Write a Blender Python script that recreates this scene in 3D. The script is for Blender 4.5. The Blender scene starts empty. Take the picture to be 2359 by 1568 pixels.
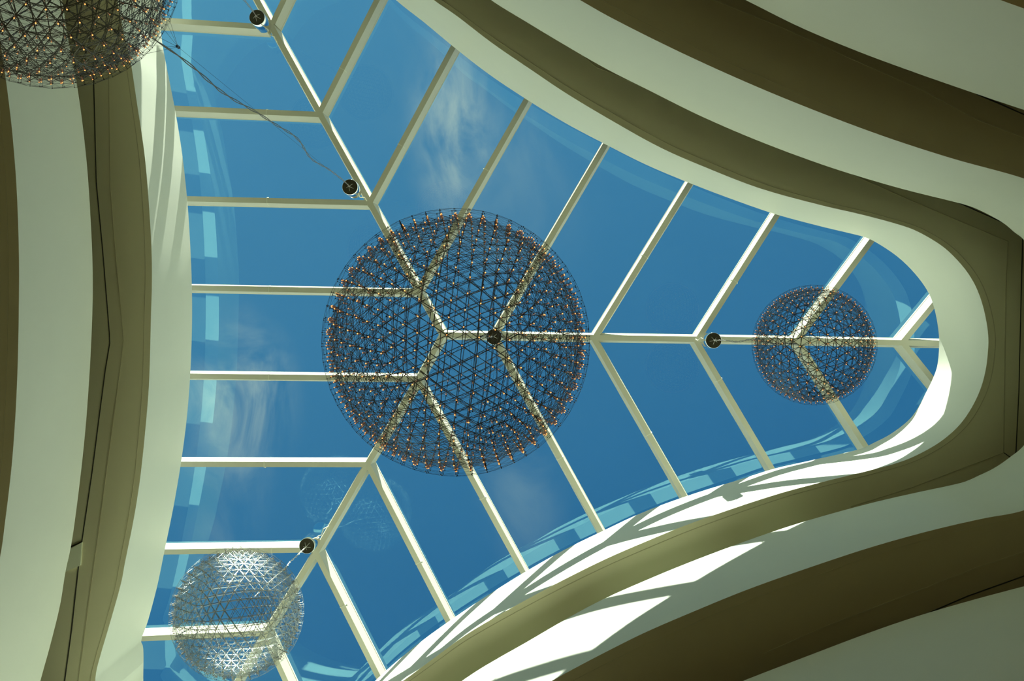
import bpy, math, random
import numpy as np
from mathutils import Vector
random.seed(4); np.random.seed(4)
scn = bpy.context.scene
col = scn.collection
W, H = 2359, 1568
F = 2300.0                       # focal length in pixels
CX, CY = W/2, H/2
ZX, ZY = 1213.0, 764.0           # where the vertical vanishes (straight up)

# ---------------------------------------------------------------- camera (stands at the origin, looks almost straight up)
def rot_to_up():
    u = np.array([(ZX-CX)/F, (ZY-CY)/F, 1.0]); u /= np.linalg.norm(u)
    z = np.array([0, 0, 1.0]); v = np.cross(u, z); c = u @ z
    K = np.array([[0, -v[2], v[1]], [v[2], 0, -v[0]], [-v[1], v[0], 0]])
    return np.eye(3) + K + K @ K/(1+c)
M = rot_to_up()
cam_data = bpy.data.cameras.new('camera'); cam = bpy.data.objects.new('camera', cam_data); col.objects.link(cam)
cam_data.sensor_width = 36; cam_data.lens = 36*F/W; cam_data.clip_end = 500; cam_data.clip_start = .05
from mathutils import Matrix
cam.matrix_world = Matrix(((M[0, 0], -M[0, 1], -M[0, 2], 0), (M[1, 0], -M[1, 1], -M[1, 2], 0), (M[2, 0], -M[2, 1], -M[2, 2], 0), (0, 0, 0, 1)))
scn.camera = cam

# ---------------------------------------------------------------- sky, sun, exposure
SUN_AZ, SUN_EL, SUN_E = -91.6, 31.0, 20.5
SKY_HIGH = (.014, .130, .350); SKY_SIDE = (.080, .305, .56); HAZE = (1.0, 1.1, 1.0)
EXPOSURE = 0.0
scn.view_settings.view_transform = 'Standard'; scn.view_settings.look = 'None'
scn.view_settings.exposure = EXPOSURE; scn.view_settings.gamma = 1; scn.view_settings.use_curve_mapping = False
scn.cycles.max_bounces = 14; scn.cycles.diffuse_bounces = 8; scn.cycles.glossy_bounces = 5
scn.cycles.transparent_max_bounces = 24; scn.cycles.use_denoising = True
scn.cycles.caustics_reflective = False; scn.cycles.caustics_refractive = False
scn.cycles.sample_clamp_indirect = 6

world = bpy.data.worlds.new('sky'); scn.world = world; world.use_nodes = True
nt = world.node_tree; nt.nodes.clear(); N_ = nt.nodes.new; L_ = nt.links.new
wo = N_('ShaderNodeOutputWorld'); bg = N_('ShaderNodeBackground'); L_(bg.outputs[0], wo.inputs[0])
geo = N_('ShaderNodeTexCoord'); sep = N_('ShaderNodeSeparateXYZ'); L_(geo.outputs['Generated'], sep.inputs[0])
def math_node(tree, op, a, b=None, c=None, clamp=False):
    n = tree.nodes.new('ShaderNodeMath'); n.operation = op; n.use_clamp = clamp
    for i, v in enumerate((a, b, c)):
        if v is None: continue
        if hasattr(v, 'is_output'): tree.links.new(v, n.inputs[i])
        else: n.inputs[i].default_value = v
    return n.outputs[0]
def map_range(tree, v, a, b, c=0., d=1., smooth=True):
    n = tree.nodes.new('ShaderNodeMapRange'); n.interpolation_type = 'SMOOTHSTEP' if smooth else 'LINEAR'
    tree.links.new(v, n.inputs[0]); n.inputs[1].default_value = a; n.inputs[2].default_value = b
    n.inputs[3].default_value = c; n.inputs[4].default_value = d
    return n.outputs[0]
def mixc(tree, f, a, b):
    n = tree.nodes.new('ShaderNodeMix'); n.data_type = 'RGBA'
    for s, v in ((n.inputs[0], f), (n.inputs[6], a), (n.inputs[7], b)):
        if hasattr(v, 'is_output'): tree.links.new(v, s)
        elif isinstance(v, float): s.default_value = v
        else: s.default_value = (*v, 1)
    return n.outputs[2]
# bluer away from the sun, paler towards it; haze low over the horizon
side = math_node(nt, 'ADD', math_node(nt, 'MULTIPLY', sep.outputs[1], -1.0), math_node(nt, 'MULTIPLY', sep.outputs[0], -.45))
c1 = mixc(nt, map_range(nt, side, -.45, .5, smooth=False), SKY_HIGH, SKY_SIDE)
# thin wisps of cloud at three places of the sky
def wisp(cx, cy, rad, scale, seed, amp, sx=1.0, sy=1.0):
    d = M @ np.array([(cx-CX)/F, (cy-CY)/F, 1.0]); d /= np.linalg.norm(d)
    sub = N_('ShaderNodeVectorMath'); sub.operation = 'SUBTRACT'; L_(geo.outputs['Generated'], sub.inputs[0]); sub.inputs[1].default_value = d
    mu = N_('ShaderNodeVectorMath'); mu.operation = 'MULTIPLY'; L_(sub.outputs[0], mu.inputs[0]); mu.inputs[1].default_value = (sx, sy, 1)
    ln = N_('ShaderNodeVectorMath'); ln.operation = 'LENGTH'; L_(mu.outputs[0], ln.inputs[0])
    nz = N_('ShaderNodeTexNoise'); nz.inputs['Scale'].default_value = scale; nz.inputs['Detail'].default_value = 6; nz.inputs['Roughness'].default_value = .6
    nz.inputs['Distortion'].default_value = .8
    ad = N_('ShaderNodeVectorMath'); ad.operation = 'ADD'; L_(mu.outputs[0], ad.inputs[0]); ad.inputs[1].default_value = (seed, seed*.7, 0); L_(ad.outputs[0], nz.inputs[0])
    m = map_range(nt, ln.outputs['Value'], rad, 0.0)
    return math_node(nt, 'MULTIPLY', math_node(nt, 'MULTIPLY', m, map_range(nt, nz.outputs[0], .36, .72)), amp)
w1 = wisp(1045, 290, .085, 14, 3.1, .80, 1.5, .7)
w2 = wisp(550, 920, .085, 13, 8.3, .95, 1.25, .8)
w3 = wisp(1200, 1150, .07, 12, 1.7, .22, 1.2, .8)
w4 = wisp(1130, 250, .16, 8, 5.2, .20, 1, .6)
w5 = wisp(520, 1120, .09, 12, 6.6, .20, 1.3, .7)
ws = w1
for w_ in (w2, w3, w4, w5): ws = math_node(nt, 'ADD', ws, w_)
c2 = mixc(nt, math_node(nt, 'MINIMUM', ws, .9), c1, (.50, .64, .64))
c3 = mixc(nt, map_range(nt, sep.outputs[2], .74, .30), c2, HAZE)
L_(c3, bg.inputs[0]); bg.inputs[1].default_value = 1.0

sun_d = bpy.data.lights.new('sun', 'SUN'); sun_d.energy = SUN_E; sun_d.angle = math.radians(.53); sun_d.color = (1, .97, .88)
sun = bpy.data.objects.new('sun', sun_d); col.objects.link(sun)
sv = Vector((math.cos(math.radians(SUN_EL))*math.cos(math.radians(SUN_AZ)), math.cos(math.radians(SUN_EL))*math.sin(math.radians(SUN_AZ)), math.sin(math.radians(SUN_EL))))
sun.rotation_euler = sv.to_track_quat('Z', 'Y').to_euler(); sun.location = (0, -30, 30)

# ---------------------------------------------------------------- helpers
def ray(px, py):
    d = M @ np.array([(px-CX)/F, (py-CY)/F, 1.0]); return d/d[2]
def at(px, py, z):
    d = ray(px, py); return np.array([d[0]*z, d[1]*z, z])
def px_of(p):
    q = M.T @ np.asarray(p, float); return (CX+F*q[0]/q[2], CY+F*q[1]/q[2])
ROOF_Z, PITCH = 16.4, .06
APEX = at(1020, 771, ROOF_Z)
FALL = [np.array([math.cos(a), math.sin(a)]) for a in (math.radians(-60), math.pi, math.radians(60))]
def roof_z(x, y):
    d = np.array([x, y])-APEX[:2]
    return ROOF_Z-PITCH*max(d @ n for n in FALL)
def on_roof(px, py, off=0.0):
    z = ROOF_Z
    for _ in range(25):
        p = at(px, py, z-off); z = roof_z(p[0], p[1])
    return at(px, py, z-off)

def material(name, color, rough=.6, metal=0.0, noise=0.0, nscale=6.0, bump=0.0, emit=None, estr=0.0, spec=.4):
    m = bpy.data.materials.new(name); m.use_nodes = True; t = m.node_tree; b = t.nodes['Principled BSDF']
    b.inputs['Base Color'].default_value = (*color, 1); b.inputs['Roughness'].default_value = rough; b.inputs['Metallic'].default_value = metal
    b.inputs['Specular IOR Level'].default_value = spec
    if noise or bump:
        tc = t.nodes.new('ShaderNodeTexCoord'); nz = t.nodes.new('ShaderNodeTexNoise'); nz.inputs['Scale'].default_value = nscale; nz.inputs['Detail'].default_value = 5
        t.links.new(tc.outputs['Object'], nz.inputs[0])
        if noise:
            c = mixc(t, nz.outputs[0], tuple(v*(1-noise) for v in color), tuple(min(1, v*(1+noise)) for v in color)); t.links.new(c, b.inputs['Base Color'])
        if bump:
            bp = t.nodes.new('ShaderNodeBump'); bp.inputs['Strength'].default_value = bump; bp.inputs['Distance'].default_value = .01
            t.links.new(nz.outputs[0], bp.inputs['Height']); t.links.new(bp.outputs[0], b.inputs['Normal'])
    if emit:
        b.inputs['Emission Color'].default_value = (*emit, 1); b.inputs['Emission Strength'].default_value = estr
    return m
M_white = material('white_plaster', (.74, .77, .67), .55, noise=.03, nscale=1.3)
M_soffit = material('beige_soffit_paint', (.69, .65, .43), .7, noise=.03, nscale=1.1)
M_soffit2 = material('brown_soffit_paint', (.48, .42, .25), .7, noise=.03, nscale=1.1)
M_joint = material('dark_joint', (.05, .045, .03), .8, noise=.1)
M_seam = material('soffit_seam', (.50, .46, .29), .8, noise=.1)
M_bar = material('cream_powder_coat', (.64, .63, .50), .45, noise=.02, nscale=3)
M_barlight = material('pale_gasket', (.78, .78, .64), .5, noise=.02)
M_rubber = material('black_gasket', (.03, .035, .03), .6, noise=.05)
M_chrome = material('chrome', (.86, .88, .88), .04, 1.0, noise=.01)
M_disc = material('smoked_disc', (.06, .055, .035), .25, .3, noise=.15, nscale=20)
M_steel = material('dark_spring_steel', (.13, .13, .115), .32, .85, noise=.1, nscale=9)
M_sunsteel = material('sunlit_spring_steel', (.36, .40, .39), .38, .95, noise=.1, nscale=9)  # spring steel lightened for the sunlit lamp, sunshine put into the colour
M_cable = material('grey_twin_cable', (.22, .21, .19), .5, noise=.1, nscale=30)
M_wire = material('pale_clear_cable', (.75, .74, .70), .3, noise=.1, nscale=30)
M_led = material('amber_led', (.9, .5, .2), .4, emit=(1.0, .38, .09), estr=2.4, noise=.05)
M_ledbody = material('pink_led_body', (.62, .40, .30), .3, noise=.1, nscale=40, emit=(1, .45, .25), estr=.12)
M_ledoff = material('unlit_led', (.78, .66, .55), .12, noise=.1, nscale=40, spec=.8)
M_cap = material('black_cap', (.025, .022, .02), .4, noise=.1)
M_litend = material('lit_end_wall', (.85, .88, .66), .6, noise=.02)
M_floor = material('pale_stone_floor', (.72, .66, .46), .5, noise=.08, nscale=2)
M_ledge = material('grey_ledge_membrane', (.22, .24, .20), .8, noise=.35, nscale=1.2)
M_roof = material('roof_membrane', (.5, .5, .48), .9, noise=.1)

def glass_mat():
    m = bpy.data.materials.new('tinted_glass'); m.use_nodes = True; t = m.node_tree; t.nodes.clear()
    o = t.nodes.new('ShaderNodeOutputMaterial'); mx = t.nodes.new('ShaderNodeMixShader')
    tr = t.nodes.new('ShaderNodeBsdfTransparent'); gl = t.nodes.new('ShaderNodeBsdfGlossy'); gl.inputs['Roughness'].default_value = 0.0
    gl.inputs['Color'].default_value = (.42, .92, .90, 1)
    tc = t.nodes.new('ShaderNodeTexCoord'); nz = t.nodes.new('ShaderNodeTexNoise'); nz.inputs['Scale'].default_value = .8; nz.inputs['Detail'].default_value = 3
    t.links.new(tc.outputs['Object'], nz.inputs[0])
    c = mixc(t, nz.outputs[0], (.80, .90, .84), (.86, .95, .88)); t.links.new(c, tr.inputs[0])
    ge = t.nodes.new('ShaderNodeNewGeometry'); dt = t.nodes.new('ShaderNodeVectorMath'); dt.operation = 'DOT_PRODUCT'
    t.links.new(ge.outputs['Incoming'], dt.inputs[0]); t.links.new(ge.outputs['Normal'], dt.inputs[1])
    one = math_node(t, 'SUBTRACT', 1.0, math_node(t, 'ABSOLUTE', dt.outputs['Value']), clamp=True)
    f = math_node(t, 'ADD', math_node(t, 'MULTIPLY', math_node(t, 'POWER', one, 5.0), .85), .125)
    t.links.new(f, mx.inputs[0]); t.links.new(tr.outputs[0], mx.inputs[1]); t.links.new(gl.outputs[0], mx.inputs[2]); t.links.new(mx.outputs[0], o.inputs[0])
    return m
M_glass = glass_mat()
def clear_mat():
    m = bpy.data.materials.new('balustrade_glass'); m.use_nodes = True; t = m.node_tree; t.nodes.clear()
    o = t.nodes.new('ShaderNodeOutputMaterial'); mx = t.nodes.new('ShaderNodeMixShader'); tr = t.nodes.new('ShaderNodeBsdfTransparent'); gl = t.nodes.new('ShaderNodeBsdfGlossy')
    gl.inputs['Roughness'].default_value = 0.02; tr.inputs[0].default_value = (.55, .85, .62, 1); mx.inputs[0].default_value = .1; t.links.new(tr.outputs[0], mx.inputs[1]); t.links.new(gl.outputs[0], mx.inputs[2]); t.links.new(mx.outputs[0], o.inputs[0])
    return m
M_clear = clear_mat()

def empty(name, loc=(0, 0, 0)):
    o = bpy.data.objects.new(name, None); col.objects.link(o); o.location = loc; o.empty_display_size = .2; return o
def mesh_obj(name, verts, faces, mats, parent=None, midx=None, smooth=False):
    me = bpy.data.meshes.new(name); me.from_pydata([tuple(map(float, v)) for v in verts], [], [tuple(map(int, f)) for f in faces])
    for m in (mats if isinstance(mats, (list, tuple)) else [mats]): me.materials.append(m)
    if midx is not None: me.polygons.foreach_set('material_index', midx)
    if smooth: me.polygons.foreach_set('use_smooth', [True]*len(me.polygons))
    me.update(); o = bpy.data.objects.new(name, me); col.objects.link(o)
    if parent is not None: o.parent = parent
    return o
def shift(verts, org):
    return np.asarray(verts, float)-np.asarray(org, float)
def tag(o, label=None, cat=None, group=None, kind=None):
    for k, v in (('label', label), ('category', cat), ('group', group), ('kind', kind)):
        if v: o[k] = v
    return o
def join(parts):
    V, Fc, Mi, n = [], [], [], 0
    for p in parts:
        v, f = p[0], p[1]; m = p[2] if len(p) > 2 else 0
        V.extend(list(v)); Fc.extend([tuple(i+n for i in q) for q in f]); Mi.extend([m]*len(f)); n += len(v)
    return V, Fc, Mi
def rods(segs, r, sides=3):
    """many straight rods as prisms: segs (n,2,3)"""
    segs = np.asarray(segs, float); a, b = segs[:, 0], segs[:, 1]; d = b-a; L = np.linalg.norm(d, axis=1, keepdims=True); d = d/L
    ref = np.where(np.abs(d[:, 2:3]) < .9, np.array([[0, 0, 1.0]]), np.array([[1.0, 0, 0]]))
    u = np.cross(d, ref); u /= np.linalg.norm(u, axis=1, keepdims=True); v = np.cross(d, u)
    rr = np.broadcast_to(np.asarray(r, float).reshape(-1, 1), (len(a), 1))
    V = []
    for e in (a, b):
        for k in range(sides):
            t = 2*math.pi*k/sides; V.append(e+rr*(math.cos(t)*u+math.sin(t)*v))
    V = np.stack(V, 1).reshape(-1, 3); n = len(a); base = (np.arange(n)*2*sides)[:, None]
    Q = np.array([[k, (k+1) % sides, sides+(k+1) % sides, sides+k] for k in range(sides)])
    Fc = (base[:, None, :]+Q[None]).reshape(-1, 4)
    return V, Fc.tolist()
def ribbons(segs, w, t):
    """flat steel strips lying tangentially round a centre at the origin"""
    segs = np.asarray(segs, float); a, b = segs[:, 0], segs[:, 1]; d = b-a; d /= np.linalg.norm(d, axis=1, keepdims=True)
    n = (a+b); n /= np.linalg.norm(n, axis=1, keepdims=True); s = np.cross(d, n); s /= np.linalg.norm(s, axis=1, keepdims=True); n = np.cross(s, d)
    V = np.stack([e+x*s*w/2+y*n*t/2 for e in (a, b) for x, y in ((-1, -1), (1, -1), (1, 1), (-1, 1))], 1).reshape(-1, 3)
    base = (np.arange(len(a))*8)[:, None]; Q = np.array([[k, (k+1) % 4, 4+(k+1) % 4, 4+k] for k in range(4)])
    return V, (base[:, None, :]+Q[None]).reshape(-1, 4).tolist()
def tube(pts, r, sides=8):
    pts = [np.asarray(p, float) for p in pts]; V, Fc = [], []
    for i, p in enumerate(pts):
        d = pts[min(i+1, len(pts)-1)]-pts[max(i-1, 0)]; d /= np.linalg.norm(d)
        ref = np.array([0.3, .9, .1]) if abs(d[0]) > .3 else np.array([1.0, 0, 0]); u = np.cross(d, ref); u /= np.linalg.norm(u); v = np.cross(d, u)
        for k in range(sides):
            t = 2*math.pi*k/sides; V.append(p+r*(math.cos(t)*u+math.sin(t)*v))
    for i in range(len(pts)-1):
        for k in range(sides):
            a = i*sides+k; b = i*sides+(k+1) % sides; Fc.append((a, b, b+sides, a+sides))
    Fc.append(tuple(range(sides))[::-1]); Fc.append(tuple((len(pts)-1)*sides+k for k in range(sides)))
    return V, Fc
def lathe(prof, seg=40):
    """profile (r,z) revolved about z"""
    V, Fc = [], []
    for r, z in prof:
        for k in range(seg):
            t = 2*math.pi*k/seg; V.append((r*math.cos(t), r*math.sin(t), z))
    for i in range(len(prof)-1):
        for k in range(seg):
            a = i*seg+k; b = i*seg+(k+1) % seg; Fc.append((a, b, b+seg, a+seg))
    return V, Fc

# ---------------------------------------------------------------- outlines of the oval openings, one loop per edge
def catmull(pts, n=14, corners=()):
    out = []; m = len(pts)
    for i in range(m):
        p0, p1, p2, p3 = [np.array(pts[(i+k) % m], float) for k in (-1, 0, 1, 2)]
        if (i % m) in corners: p0 = p1-(p2-p1)
        if ((i+1) % m) in corners: p3 = p2+(p2-p1)
        d1 = max(np.linalg.norm(p1-p0)**.5, 1e-6); d2 = max(np.linalg.norm(p2-p1)**.5, 1e-6); d3 = max(np.linalg.norm(p3-p2)**.5, 1e-6)
        for t in np.linspace(0, 1, n, endpoint=False):
            t_ = t*d2
            A1 = p0*(-t_/d1)+p1*((t_+d1)/d1); A2 = p1*((d2-t_)/d2)+p2*(t_/d2); A3 = p2*((d2+d3-t_)/d3)+p3*((t_-d2)/d3)
            B1 = A1*((d2-t_)/(d1+d2))+A2*((t_+d1)/(d1+d2)); B2 = A2*((d2+d3-t_)/(d2+d3))+A3*(t_/(d2+d3))
            out.append(B1*((d2-t_)/d2)+B2*(t_/d2))
    return np.array(out)
NTH = 900
TH = np.linspace(-math.pi, math.pi, NTH, endpoint=False)
def polar(pts, corners=()):
    c = catmull(pts, corners=corners); th = np.arctan2(c[:, 1]-ZY, c[:, 0]-ZX); r = np.hypot(c[:, 0]-ZX, c[:, 1]-ZY)
    o = np.argsort(th); return np.interp(TH, th[o], r[o], period=2*math.pi)
tipA = [(2018, 558), (2070, 593), (2114, 637.5), (2141, 678), (2152, 709), (2161, 754), (2163.5, 789), (2159, 843), (2148, 874), (2133.6, 903), (2101, 959), (2052, 999), (2009, 1021.5)]
def rot3(p, s):
    dx, dy = p[0]-1020, p[1]-771; c, si = -.5, s*math.sqrt(3)/2
    return (1020+c*dx-si*dy, 771+si*dx+c*dy)
tipLL = [rot3(p, 1) for p in tipA]; tipUL = [rot3(p, -1) for p in tipA]
C0 = tipA + [(1990, 1031), (1869, 1060), (1785, 1079), (1708, 1103), (1580, 1143), (1478, 1181), (1388, 1223), (1300, 1266), (1208, 1318), (1120, 1373), (1035, 1430), (955, 1489), (864, 1568)] \
   + tipLL[0:11] + [(331, 1600), (330, 1568), (329, 1486), (325, 1478), (340, 1432), (362, 1350), (380, 1263), (400, 1165), (417, 1065), (430, 965), (438, 866), (442, 760), (442, 662), (438, 560), (431, 458), (419, 350), (402, 246), (386, 165), (374, 100), (371, 72), (373, 40), (375, 0)] \
   + [(372, -50)] + tipUL[3:] + [(790, -130), (850, -62), (912, 0), (980, 54), (1045, 108), (1125, 170), (1210, 227), (1300, 282), (1398, 334), (1490, 380), (1590, 422), (1690, 460), (1786, 493), (1890, 521), (1989, 545), (2000, 549)]
r0 = polar(C0)
C1 = [(2276, 807), (2277, 783), (2274, 750), (2263, 700), (2248, 660), (2230, 629), (2210, 604), (2181, 575), (2150, 553), (2105, 529), (2067, 516), (1985, 494), (1890, 472), (1749, 433), (1632, 388), (1524, 341), (1403, 274), (1300, 212), (1230, 165), (1135, 100), (1050, 35), (993, 0-5), (935, -60)] \
   + [(float(ZX+1.128*(x-ZX)), float(ZY+1.128*(y-ZY))) for x, y in tipUL[::-1][1:-2]] \
   + [(250, -70), (270, 0), (286, 80), (300, 138), (315, 234), (334, 365), (345, 500), (349, 572), (350, 650), (348, 721), (343, 888), (333, 1008), (323, 1100), (309, 1190), (287, 1300), (280, 1338), (254, 1432), (233, 1503), (222, 1545), (219, 1575), (221, 1640)] \
   + [(float(ZX+1.128*(x-ZX)), float(ZY+1.128*(y-ZY))) for x, y in tipLL[::-1][1:-2]] \
   + [(800, 1655), (928, 1568), (999, 1516), (1073, 1462), (1150, 1416), (1236, 1368), (1320, 1324), (1400, 1285), (1490, 1246), (1581, 1209), (1712, 1163), (1800, 1135), (1851, 1121), (1930, 1101), (2000, 1084), (2073, 1064), (2112, 1048), (2165, 1018), (2208, 981), (2237, 941), (2259, 895), (2271, 850)]
r1 = polar(C1)
C2 = [(2430, 790), (2418, 690), (2359, 553), (2337, 535), (2315, 516), (2279, 495), (2235, 475), (2199, 465), (2094, 439), (2012, 416), (1900, 381), (1749, 325), (1614, 267), (1493, 207), (1394, 157), (1300, 103), (1215, 52), (1131, 0), (1040, -70), (940, -160), (850, -260), (700, -400), (480, -520), (260, -480), (140, -340), (110, -200), (128, -80), (143, 0), (155, 79), (179, 207), (193, 310), (203, 413), (209, 510), (213, 600), (213.5, 690), (208, 830), (198, 974), (185, 1100), (164, 1255), (151, 1316), (139, 1390), (118, 1477), (93, 1568), (70, 1660), (80, 1800), (200, 1920), (420, 1980), (650, 1930), (860, 1740), (1064, 1568), (1218, 1475.6), (1371, 1389), (1500, 1331), (1598, 1291), (1689, 1256.6), (1766, 1229), (1864, 1197.6), (2000, 1160), (2112, 1134), (2178, 1120), (2223, 1109), (2257, 1094), (2290, 1078), (2325, 1054), (2359, 1025), (2408, 930)]
r2 = polar(C2)
C3 = [(2660, 790), (2635, 650), (2540, 520), (2450, 447), (2359, 411), (2198, 366), (2063, 323), (1928, 274), (1749, 202), (1569, 121), (1403, 38), (1336, 0), (1230, -60), (1090, -160), (950, -290), (740, -520), (420, -650), (150, -600), (-10, -420), (-45, -220), (-20, -50), (3, 110), (17, 210), (28, 303), (38, 430), (43.5, 580), (43.5, 700), (39, 888), (28, 1060), (11.5, 1203), (0, 1284), (-40, 1450), (-80, 1620), (-80, 1850), (60, 2050), (380, 2150), (700, 2080), (980, 1800), (1140, 1650), (1271, 1568), (1446, 1475.6), (1500, 1450), (1586, 1413), (1718, 1359), (1864, 1307), (2010, 1259), (2155, 1219), (2264, 1194), (2359, 1175), (2480, 1120), (2590, 1010), (2645, 900)]
r3 = polar(C3)
C4 = [(3010, 790), (2980, 600), (2860, 440), (2660, 340), (2500, 298), (2359, 253), (2243, 214), (2108, 167), (1973, 117), (1839, 60.6), (1717, 0), (1600, -55), (1400, -170), (1180, -330), (920, -620), (420, -830), (0, -780), (-210, -520), (-280, -250), (-230, 0), (-200, 300), (-180, 650), (-200, 1000), (-260, 1300), (-330, 1600), (-300, 1950), (-100, 2250), (380, 2380), (800, 2280), (1150, 1900), (1420, 1700), (1560, 1630), (1711, 1568), (1864, 1509), (2010, 1454), (2119, 1417), (2228, 1385), (2359, 1350), (2600, 1290), (2860, 1170), (2980, 980)]
r4 = polar(C4)

GAP, LEDGE = .85, 1.15      # the curved wall stops below the glass; a ledge runs out from it to the upstand
Z1, Z2, Z3, Z4, Z5 = 13.55, 12.85, 11.0, 10.3, 8.2
def wpt(r, th, z): return at(ZX+r*math.cos(th), ZY+r*math.sin(th), z)
P0 = np.array([on_roof(ZX+r*math.cos(t), ZY+r*math.sin(t), GAP) for r, t in zip(r0, TH)])
P1 = np.array([wpt(r, t, Z1) for r, t in zip(r1, TH)])
P2 = np.array([wpt(r, t, Z2) for r, t in zip(r2, TH)])
P3 = np.array([wpt(r, t, Z3) for r, t in zip(r3, TH)])
P4 = np.array([wpt(r, t, Z4) for r, t in zip(r4, TH)])
P5 = P4.copy(); P5[:, 2] = Z5; P5[:, :2] *= 1.0
def out(Pp, d, z=None):
    q = Pp.copy(); u = q[:, :2]/np.linalg.norm(q[:, :2], axis=1, keepdims=True); q[:, :2] += u*d
    if z is not None: q[:, 2] = z
    return q
def circ(R, z): return np.stack([R*np.cos(TH), R*np.sin(TH), np.full(NTH, z)], 1)
def ring(name, loops, mats, closed=True, midx=None, smooth=True):
    """loops of NTH points; a closed cross-section"""
    V = np.concatenate(loops); Fc, Mi = [], []; k = len(loops)
    for j in range(k if closed else k-1):
        a, b = j*NTH, ((j+1) % k)*NTH
        for i in range(NTH):
            i2 = (i+1) % NTH; Fc.append((a+i, b+i, b+i2, a+i2)); Mi.append(midx[j] if midx else 0)
    o = mesh_obj(name, V, Fc, mats, midx=Mi)
    bm_smooth(o); tag(o, kind='structure'); return o
def bm_smooth(o):
    me = o.data; me.polygons.foreach_set('use_smooth', [True]*len(me.polygons))
    sh = me.attributes.new('sharp_edge', 'BOOLEAN', 'EDGE')
    # mark edges between faces that meet at a steep angle
    import bmesh
    bm = bmesh.new(); bm.from_mesh(me); bmesh.ops.recalc_face_normals(bm, faces=bm.faces)
    for e in bm.edges:
        e.smooth = not (len(e.link_faces) == 2 and e.link_faces[0].normal.angle(e.link_faces[1].normal, 0) > .5)
    bm.to_mesh(me); bm.free()

# curved white reveal under the skylight, then the two balcony fronts below it
UP0 = out(P0, LEDGE); UP1 = UP0.copy(); UP1[:, 2] = [roof_z(x, y)+.03 for x, y in UP1[:, :2]]
ring('wall_upper', [P0, P1, out(P1, .22), out(P0, .22)], [M_white, M_soffit], midx=[0, 1, 0, 0])
ring('trim_17', [out(P0, .22)-[0, 0, .03], UP0-[0, 0, .03], UP1, out(UP1, .15), out(P0, LEDGE+.15)-[0, 0, .12], out(P0, .22)-[0, 0, .12]], M_ledge)
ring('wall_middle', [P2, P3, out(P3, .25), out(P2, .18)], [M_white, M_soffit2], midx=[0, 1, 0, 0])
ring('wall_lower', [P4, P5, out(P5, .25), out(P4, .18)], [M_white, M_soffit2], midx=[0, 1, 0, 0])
RB = 17.0
ring('ceiling_upper', [out(P1, .22, Z1+.0), circ(RB, Z1), circ(RB, Z1+.3), out(P1, .22, Z1+.3)], M_soffit)
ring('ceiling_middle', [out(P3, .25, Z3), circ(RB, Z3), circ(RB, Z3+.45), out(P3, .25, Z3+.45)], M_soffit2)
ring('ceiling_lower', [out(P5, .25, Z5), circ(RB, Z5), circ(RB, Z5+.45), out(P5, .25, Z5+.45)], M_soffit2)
ring('wall_outer', [circ(RB, -1.6), circ(RB, Z1+.3), circ(RB+.3, Z1+.3), circ(RB+.3, -1.6)], M_white)
fl = mesh_obj('floor', circ(RB+.3, -1.6), [tuple(range(NTH))], M_floor); tag(fl, kind='structure')

# thin joints in the soffit boards
def strip(name, pts, z, w, mat, th=.006):
    """shallow strip along a polyline (pixels are turned into points of the soffit plane)"""
    p = [at(x, y, z) for x, y in pts]; V, Fc = [], []
    for i, q in enumerate(p):
        d = p[min(i+1, len(p)-1)]-p[max(i-1, 0)]; d /= np.linalg.norm(d); n = np.array([-d[1], d[0], 0])*w/2
        V += [q+n-[0, 0, th], q-n-[0, 0, th], q-n+[0, 0, .004], q+n+[0, 0, .004]]
    for i in range(len(p)-1):
        for k in range(4): a = i*4+k; b = i*4+(k+1) % 4; Fc.append((a, b, b+4, a+4))
    Fc += [(3, 2, 1, 0), tuple((len(p)-1)*4+k for k in range(4))]
    o = mesh_obj(name, V, Fc, mat); tag(o, kind='structure'); return o
def loop_strip(name, Pr, off, z, w, mat, i0=0, i1=NTH):
    a, b = out(Pr, off, z-.005), out(Pr, off+w, z-.005); c, d = out(Pr, off+w, z+.004), out(Pr, off, z+.004)
    V = np.concatenate([a, b, c, d]); Fc = []
    for j in range(4):
        for i in range(NTH): i2 = (i+1) % NTH; Fc.append((j*NTH+i, ((j+1) % 4)*NTH+i, ((j+1) % 4)*NTH+i2, j*NTH+i2))
    o = mesh_obj(name, V, Fc, mat); tag(o, kind='structure'); return o
loop_strip('trim_1', P1, .088, Z1, .010, M_seam)
loop_strip('trim_2', P3, .12, Z3, .006, M_seam)
strip('trim_3', [(215, 150), (222, 420), (237, 580), (252, 765), (253, 790), (243, 850), (230, 950), (212, 1090), (188, 1252)], Z1, .013, M_joint)
strip('trim_4', [(250, 150), (254, 430), (262, 540), (281, 745), (284, 785), (279, 830), (262, 960), (243, 1100), (228, 1215), (212, 1330), (196, 1450), (180, 1568), (160, 1700)], Z1, .014, M_seam)
strip('trim_5', [(181, 1303), (165, 1450), (149, 1568), (130, 1700)], Z1, .016, M_joint)
strip('trim_6', [(1960, 400), (2100, 462), (2322, 556), (2318, 640), (2312, 1042), (2250, 1066), (2100, 1123), (1960, 1167)], Z1, .014, M_seam)
strip('trim_7', [(2200, 463), (2356, 533), (2353, 650), (2347, 900), (2340, 1045), (2300, 1100)], Z1, .012, M_joint)
strip('trim_8', [(1340, 125), (1375, 155), (1420, 172), (1480, 200)], Z1, .014, M_seam)
strip('trim_9', [(1620, 0-10), (1800, 62), (1950, 130), (2120, 205), (2250, 275), (2420, 340)], Z3, .012, M_seam)
strip('trim_10', [(1760, 1505), (1900, 1443), (2100, 1366), (2250, 1307), (2420, 1250)], Z3, .012, M_seam)
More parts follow.
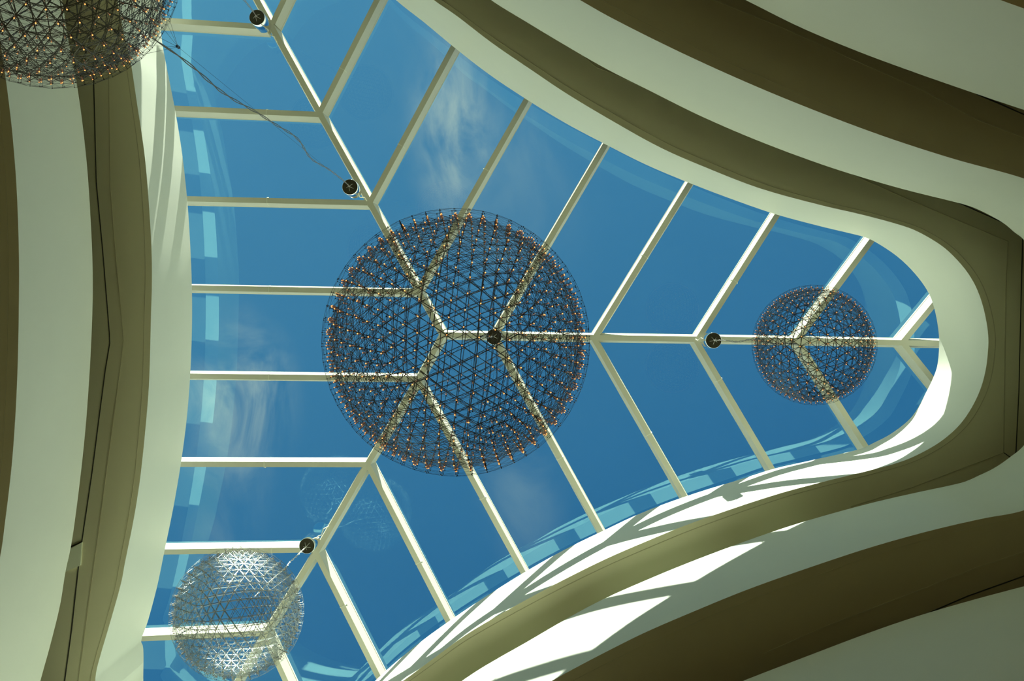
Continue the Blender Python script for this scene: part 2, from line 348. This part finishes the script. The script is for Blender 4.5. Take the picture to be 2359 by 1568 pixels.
strip('trim_11', [(2130, 1415), (2230, 1372), (2359, 1326), (2450, 1296)], Z3, .012, M_joint)
strip('trim_12', [(2312, 1042), (2340, 1062)], Z1, .010, M_joint)
strip('trim_13', [(2250, 217), (2300, 238), (2359, 264), (2450, 300)], Z3, .012, M_joint)
# lit end wall of the left recess, its brightness put into the cream colour
def box_px(name, pts, z0, z1, mat):
    b = [at(x, y, z0) for x, y in pts]; t = [np.array([p[0], p[1], z1]) for p in b]; n = len(b)
    o = mesh_obj(name, b+t, [tuple(range(n))[::-1], tuple(range(n, 2*n))]+[(i, (i+1) % n, n+(i+1) % n, n+i) for i in range(n)], mat); tag(o, kind='structure'); return o
box_px('trim_14', [(140, 1322), (152, 1268), (188.5, 1249), (185, 1302)], Z1-.03, Z1+.01, M_litend)
box_px('trim_15', [(150, 1266), (162, 1258), (187.5, 1246), (188, 1249)], Z1-.012, Z1+.01, M_joint)

# green-edged glass guard standing on the middle balcony
gd = ring('trim_16', [out(P2, .05, Z2-.01), out(P2, .05, Z2+.035), out(P2, .066, Z2+.035), out(P2, .066, Z2-.01)], M_clear)

# ---------------------------------------------------------------- skylight: ridges, rafters and panes
BH = .31          # height of the bars under the glass
skylight = empty('window_1', tuple(APEX)); tag(skylight, kind='structure')
def bar(name, a, b, w=.085, wt=.145, joint=None, ea=0.0, eb=0.0):
    """tapered bar; a, b are pixels on the centre of its underside"""
    p, q = on_roof(*a, BH), on_roof(*b, BH); d = q-p; L = np.linalg.norm(d); d /= L; n = np.array([-d[1], d[0], 0]); n /= np.linalg.norm(n); c0 = p.copy(); p = p-d*ea; q = q+d*eb; up = np.array([0, 0, 1.0])
    prof = [(-w/2, 0), (w/2, 0), (wt/2-.006, BH-.035), (wt/2, BH-.03), (wt/2, BH+.02), (-wt/2, BH+.02), (-wt/2, BH-.03), (-wt/2+.006, BH-.035)]
    V = [e+n*x+up*z for e in (p, q) for x, z in prof]; k = len(prof)
    Fc = [(i, (i+1) % k, k+(i+1) % k, k+i) for i in range(k)]+[tuple(range(k))[::-1], tuple(range(k, 2*k))]; Mi = [0]*len(Fc)
    if joint:
        c = c0+d*L*joint; n0 = len(V); wj = w/2+.004
        for s in (-.006, .006):
            for x, z in ((-wj, -.003), (wj, -.003), (wj+.02, .1), (-wj-.02, .1)): V.append(c+d*s+n*x+up*z)
        for f in ((0, 1, 2, 3), (7, 6, 5, 4), (0, 4, 5, 1), (1, 5, 6, 2), (3, 2, 6, 7), (0, 3, 7, 4)): Fc.append(tuple(n0+i for i in f)); Mi.append(1)
    return mesh_obj(name, shift(V, APEX), Fc, [M_bar, M_barlight], skylight, midx=Mi)
A_ = (1020, 771)
ridges = [[A_, (1370, 777.5), (1750, 783), (2175, 791)], [A_, (965, 672), (848, 460), (738, 264), (628, 66), (500, -165)], [A_, (962, 876), (848, 1066), (728, 1272), (609, 1462), (535, 1590), (440, 1760)]]
for rg in ridges:
    for s in range(len(rg)-1): bar('ridge_beam', rg[s], rg[s+1], w=.088, wt=.155, eb=LEDGE if s == len(rg)-2 else 0)
raft = {'left': [((365, 46), (612, 62), None), ((396, 249), (735, 263.5), .64), ((424, 457.5), (846, 467), .45), ((436, 662.5), (963, 672.7), .345), ((433, 866), (960, 872), .35), ((412, 1069), (846, 1070), .45), ((373, 1271), (722, 1266), .72), ((318, 1471), (609, 1458), None)],
        'upper': [((628, 53.6), (668, -31), None), ((738, 256), (905, -72), .30), ((852, 466), (1050, 97), .36), ((965, 665), (1218, 220), .62), ((1140, 766), (1399, 326), None), ((1371, 777), (1594, 416), .52), ((1609, 780), (1794, 490), .46), ((1838, 783), (2007, 556), None), ((2081, 787), (2153, 700), None)],
        'lower': [((2081, 790), (2152, 878), None), ((1838, 784), (1996, 1030), None), ((1604, 784), (1785, 1090), .30), ((1368, 779), (1581, 1150), .60), ((1136, 775), (1387, 1230), .62), ((965, 880), (1207, 1322), .61), ((845, 1066), (1037, 1440), .62), ((726, 1270), (878, 1572), .42), ((608, 1460), (700, 1660), None)]}
for k in raft:
    for a, b, j in raft[k]: bar('rafter', a, b, joint=j, ea=LEDGE+.05 if k == 'left' else 0, eb=LEDGE+.1 if k != 'left' else 0)
for a, b in (((560, -60), (400, -60)),): bar('rafter', a, b)

# panes: the opening's outline cut along ridges and rafters
def clip(poly, p, n):
    o = []
    for i in range(len(poly)):
        a, b = poly[i], poly[(i+1) % len(poly)]; da, db = (a-p) @ n, (b-p) @ n
        if da >= 0: o.append(a)
        if (da >= 0) != (db >= 0): o.append(a+(b-a)*da/(da-db))
    return o
rim = [p[:2] for p in out(P0, LEDGE+.03)[::2]]
ridge_dir = [np.array([math.cos(a), math.sin(a)]) for a in (0, math.radians(-120), math.radians(120))]
def true_dir(px):
    v = on_roof(*px, BH)[:2]-APEX[:2]; return v/np.linalg.norm(v)
rdir = [true_dir((2175, 791)), true_dir((628, 66)), true_dir((609, 1462))]
# glass follows the three roof planes
sectors = [('upper', rdir[0], rdir[1], FALL[0]), ('left', rdir[1], rdir[2], FALL[1]), ('lower', rdir[2], rdir[0], FALL[2])]
for key, d0, d1, fall in sectors:
    # sector lies between ridges d0 and d1, around the fall direction
    poly = rim
    for d in (d0, d1):
        n = np.array([-d[1], d[0]]); n = n if n @ fall > 0 else -n
        poly = clip(poly, APEX[:2], n)
    across = np.array([-fall[1], fall[0]])
    cuts = []
    for a, b, j in raft[key]:
        pa, pb = on_roof(*a, BH)[:2], on_roof(*b, BH)[:2]; d = pb-pa; d /= np.linalg.norm(d)
        if d @ fall < 0: d = -d
        cuts.append((pa, np.array([-d[1], d[0]])))
    cuts.sort(key=lambda c: c[0] @ across)
    bounds = [None]+cuts+[None]
    for i in range(len(bounds)-1):
        pc = poly
        if bounds[i]: pc = clip(pc, bounds[i][0], bounds[i][1])
        if bounds[i+1] and len(pc) > 2: pc = clip(pc, bounds[i+1][0], -bounds[i+1][1])
        cl = []
        for q in pc:
            if not cl or np.linalg.norm(q-cl[-1]) > 1e-4: cl.append(q)
        if len(cl) < 3: continue
        ar = .5*abs(sum(cl[k][0]*cl[(k+1) % len(cl)][1]-cl[(k+1) % len(cl)][0]*cl[k][1] for k in range(len(cl))))
        if ar < .01: continue
        V = [(q[0], q[1], ROOF_Z-PITCH*((q-APEX[:2]) @ fall)-.012) for q in cl]
        mesh_obj('glass_pane', shift(V, APEX), [tuple(range(len(V)))], M_glass, skylight)

# ---------------------------------------------------------------- lamps: spheres of fine rods carrying small lights
def geodesic(f):
    t = (1+5**.5)/2
    v = np.array([(-1, t, 0), (1, t, 0), (-1, -t, 0), (1, -t, 0), (0, -1, t), (0, 1, t), (0, -1, -t), (0, 1, -t), (t, 0, -1), (t, 0, 1), (-t, 0, -1), (-t, 0, 1)], float)
    v /= np.linalg.norm(v[0])
    fs = [(0, 11, 5), (0, 5, 1), (0, 1, 7), (0, 7, 10), (0, 10, 11), (1, 5, 9), (5, 11, 4), (11, 10, 2), (10, 7, 6), (7, 1, 8), (3, 9, 4), (3, 4, 2), (3, 2, 6), (3, 6, 8), (3, 8, 9), (4, 9, 5), (2, 4, 11), (6, 2, 10), (8, 6, 7), (9, 8, 1)]
    idx, pts, edges = {}, [], set()
    def get(p):
        p = p/np.linalg.norm(p); k = tuple(np.round(p, 5)+0.0)
        if k not in idx: idx[k] = len(pts); pts.append(p)
        return idx[k]
    for a, b, c in fs:
        g = {}
        for i in range(f+1):
            for j in range(f+1-i): g[i, j] = get(v[a]*(f-i-j)+v[b]*i+v[c]*j)
        for i in range(f):
            for j in range(f-i):
                q, r_, s = g[i, j], g[i+1, j], g[i, j+1]
                for e in ((q, r_), (r_, s), (s, q)): edges.add((min(e), max(e)))
    return np.array(pts), np.array(sorted(edges)), v
def rotm(ax, ang):
    return np.array(Matrix.Rotation(ang, 3, ax))
def bulb_mesh(name, nodes, R, s, lit):
    """small bulbs set radially between the two skins, black cap outwards"""
    parts = []
    for p in nodes:
        u = p/np.linalg.norm(p); rf = np.array([0, 0, 1.0]) if abs(u[2]) < .9 else np.array([1.0, 0, 0]); a = np.cross(u, rf); a /= np.linalg.norm(a); b = np.cross(u, a)
        def cyl(prof, m):
            V, Fc = [], []; k = 6
            for h, r in prof:
                for i in range(k): t = 2*math.pi*i/k; V.append(u*h+r*(math.cos(t)*a+math.sin(t)*b))
            for j in range(len(prof)-1):
                for i in range(k): q = j*k+i; w = j*k+(i+1) % k; Fc.append((q, w, w+k, q+k))
            Fc += [tuple(range(k))[::-1], tuple((len(prof)-1)*k+i for i in range(k))]; parts.append((V, Fc, m))
        cyl([(R*.935, .0014*s), (R*.938, .0026*s), (R*.964, .0026*s)], 2)
        cyl([(R*.964, .0034*s), (R*.967, .0030*s), (R*.969, .0012*s)], 0)
        off = a*.0045*s
        n0 = len(parts); cyl([(R*.93, .0009*s), (R*.995, .0009*s), (R*.996, .0030*s), (R*1.001, .0030*s)], 1)
        parts[n0] = ([q+off for q in parts[n0][0]], parts[n0][1], 1)
    return join(parts)
def pendant(label, cpx, z, R, freq, canopy_px, canopy_z, steel, lit=True, rot=(0, 0), rod=.0023, bs=1.0, hub=None, cable=M_cable, n_ind=100, hidden=False, droop=.05, start=None, feed=(0, 0)):
    c = at(*cpx, z); lamp = empty('pendant_lamp', tuple(c)); tag(lamp, label, 'lamp', 'spherical lamps hung in the atrium')
    v, e, ico = geodesic(freq)
    # turn a face of the lattice towards the floor, then twist and tilt it
    fc = np.array([ico[0]+ico[11]+ico[5]]).ravel(); fc /= np.linalg.norm(fc); dn = -c/np.linalg.norm(c)
    q = Vector(fc).rotation_difference(Vector(dn)).to_matrix(); tw = Matrix.Rotation(rot[0], 3, Vector(dn)); ti = Matrix.Rotation(rot[1], 3, 'X'); ty = Matrix.Rotation(rot[2] if len(rot) > 2 else 0, 3, 'Y')
    v = v @ np.array(ty @ ti @ tw @ q).T
    i_, j_ = e[:, 0], e[:, 1]; ri, ro = R*.915, R
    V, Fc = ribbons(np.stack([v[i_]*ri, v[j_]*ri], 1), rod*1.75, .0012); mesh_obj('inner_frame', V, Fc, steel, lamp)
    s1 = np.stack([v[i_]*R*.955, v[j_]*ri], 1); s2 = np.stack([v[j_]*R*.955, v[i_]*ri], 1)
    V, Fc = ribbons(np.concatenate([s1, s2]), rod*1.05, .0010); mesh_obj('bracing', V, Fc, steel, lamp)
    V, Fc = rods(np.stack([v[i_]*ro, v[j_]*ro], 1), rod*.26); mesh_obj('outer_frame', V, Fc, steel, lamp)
    if not hidden:
        mats = [M_led if lit else M_ledoff, M_cap if lit else M_sunsteel, M_ledbody if lit else M_ledoff]
        view = (v @ c)/np.linalg.norm(c)             # facing the floor = most negative
        order = np.argsort(view)
        for k in order[:n_ind]:
            V, Fc, Mi = bulb_mesh('b', [v[k]], R, bs, lit); mesh_obj('light_bulb', V, Fc, mats, lamp, midx=Mi)
        V, Fc, Mi = bulb_mesh('b', v[order[n_ind:]], R, bs, lit); o = mesh_obj('light_bulb', V, Fc, mats, lamp, midx=Mi); tag(o, kind='stuff')
    # canopy under the beam with its disc, the twisted cable and the fan of thin wires
    cc = at(*canopy_px, canopy_z); rc, hc = .122, .40
    V, Fc = lathe([(rc-.004, 0), (rc, .003), (rc, hc-.004), (rc-.004, hc), (0.001, hc)]); can = mesh_obj('canopy', np.array(V)+(cc-c), Fc, M_chrome, lamp, smooth=True)
    V, Fc = lathe([(rc-.003, .010), (rc-.003, .004), (0.001, .004)]); d_ = mesh_obj('canopy_disc', np.array(V)+(cc-c), Fc, M_disc, can, smooth=False)
    wires = []
    for k in range(5):
        t = 2*math.pi*k/5+.4; q = cc+np.array([.06*math.cos(t), .06*math.sin(t), .004])-c; wires.append((q, cc-c+np.array([0, 0, -.09])))
    V, Fc = rods(np.array(wires), .0022); mesh_obj('canopy_wires', V, Fc, M_wire, can)
    # lead from the canopy up to the beam
    fe = on_roof(*feed, BH)-c; f0 = cc-c+np.array([0, 0, hc]); fd = fe-f0; fd[2] = 0; fd /= np.linalg.norm(fd); f1 = f0+fd*rc*.8; side_ = np.array([-fd[1], fd[0], 0])
    V, Fc = tube([f1-[0, 0, .02], f1+(fe-f1)*.3+side_*.03-[0, 0, .03], f1+(fe-f1)*.7-side_*.02-[0, 0, .05], fe-[0, 0, .03], fe+[0, 0, .01]], .008); mesh_obj('feed_cable', V, Fc, M_barlight, can)
    hb = at(*hub, canopy_z*.52) if hub else c+np.array([0, 0, R*1.45])
    if hub:
        k_ = (hub[0]-ZX)/(canopy_px[0]-ZX); hb = at(*hub, canopy_z/k_)
    top = c+np.array([0, 0, R*.90]); fan = []
    for k in range(6):
        t = 2*math.pi*k/6+.3; ph = math.radians(40); fan.append((hb-c, np.array([R*math.sin(ph)*math.cos(t), R*math.sin(ph)*math.sin(t), R*math.cos(ph)])))
    V, Fc = rods(np.array(fan), .0014); mesh_obj('suspension_wires', V, Fc, M_cap, lamp)
    V, Fc = rods(np.array([(hb-c-[0, 0, .02], hb-c+[0, 0, .02])]), .012, 8); mesh_obj('hub', V, Fc, M_cap, lamp)
    V, Fc = rods(np.array([(hb-c, cc-c-[0, 0, .09])]), .0012); mesh_obj('hanging_wire', V, Fc, M_cap, lamp)
    n = 70; A0, B0 = (start-c if start is not None else top-c+np.array([0, 0, .02])), cc-c
    strands = []
    for ph in (0, math.pi):
        pts = []
        for k in range(n+1):
            t = k/n; p = A0*(1-t)+B0*t; wv = droop*math.sin(math.pi*t)*(.9+math.sin(t*13+2)+.3*math.sin(t*27))*.5; sp = .0085*math.sin(math.pi*min(1, t*8, (1-t)*8)/2)
            pts.append(p+np.array([wv+sp*math.cos(t*60+ph), -wv*.7+sp*math.sin(t*60+ph), 0]))
        strands.append(tube(pts, .0042, 6))
    V, Fc, Mi = join([strands[0], strands[1]]); mesh_obj('power_cable', V, Fc, cable, lamp)
    return lamp
CZ = 15.42
pendant('largest rod sphere lamp in the middle, dotted with amber lights', (1052, 788), 7.45, .993, 10, (1138, 775.7), CZ, M_steel, rot=(.47, .16, -.1), bs=1.45, feed=(1108, 779))
pendant('amber-lit rod sphere lamp at the right end, below the bright diagonal rafter', (1874, 794.5), 10.1, .607, 7, (1644, 784), CZ, M_steel, rot=(.9, .3, .3), rod=.0021, bs=1.4, feed=(1602, 781))
pendant('silvery unlit rod sphere lamp at lower left catching the sun', (547, 1412), 11.75, .775, 8, (707, 1257), CZ, M_sunsteel, lit=False, rot=(.2, .03, .02), rod=.0026, bs=1.7, cable=M_wire, feed=(757, 1211))
pendant('nearest rod sphere lamp, cut by the top left corner, long grey cable', (98, -110), 5.75, .765, 8, (806, 430.5), CZ, M_steel, rot=(.2, .5, .9), hub=(410, 108), rod=.0027, bs=1.3, feed=(845, 462), droop=.07, start=at(345, 84, 6.6))
pendant('chrome drum canopy nearest the top edge, its rod sphere lamp hanging beyond the frame', (300, -318), 10.0, .62, 7, (592, 40), CZ, M_steel, hidden=True, feed=(638, 96))

# ---------------------------------------------------------------- added unseen fill lights under the lowest soffit, bouncing warm light off the floor
for k in range(12):
    t = 2*math.pi*k/12; ld = bpy.data.lights.new('fill_light', 'AREA'); ld.shape = 'DISK'; ld.size = .5; ld.energy = 24; ld.color = (1, .86, .62); ld.spread = math.radians(150)
    lo = bpy.data.objects.new('fill_light', ld); col.objects.link(lo); lo.location = (15.2*math.cos(t), 15.2*math.sin(t), Z5-.03)
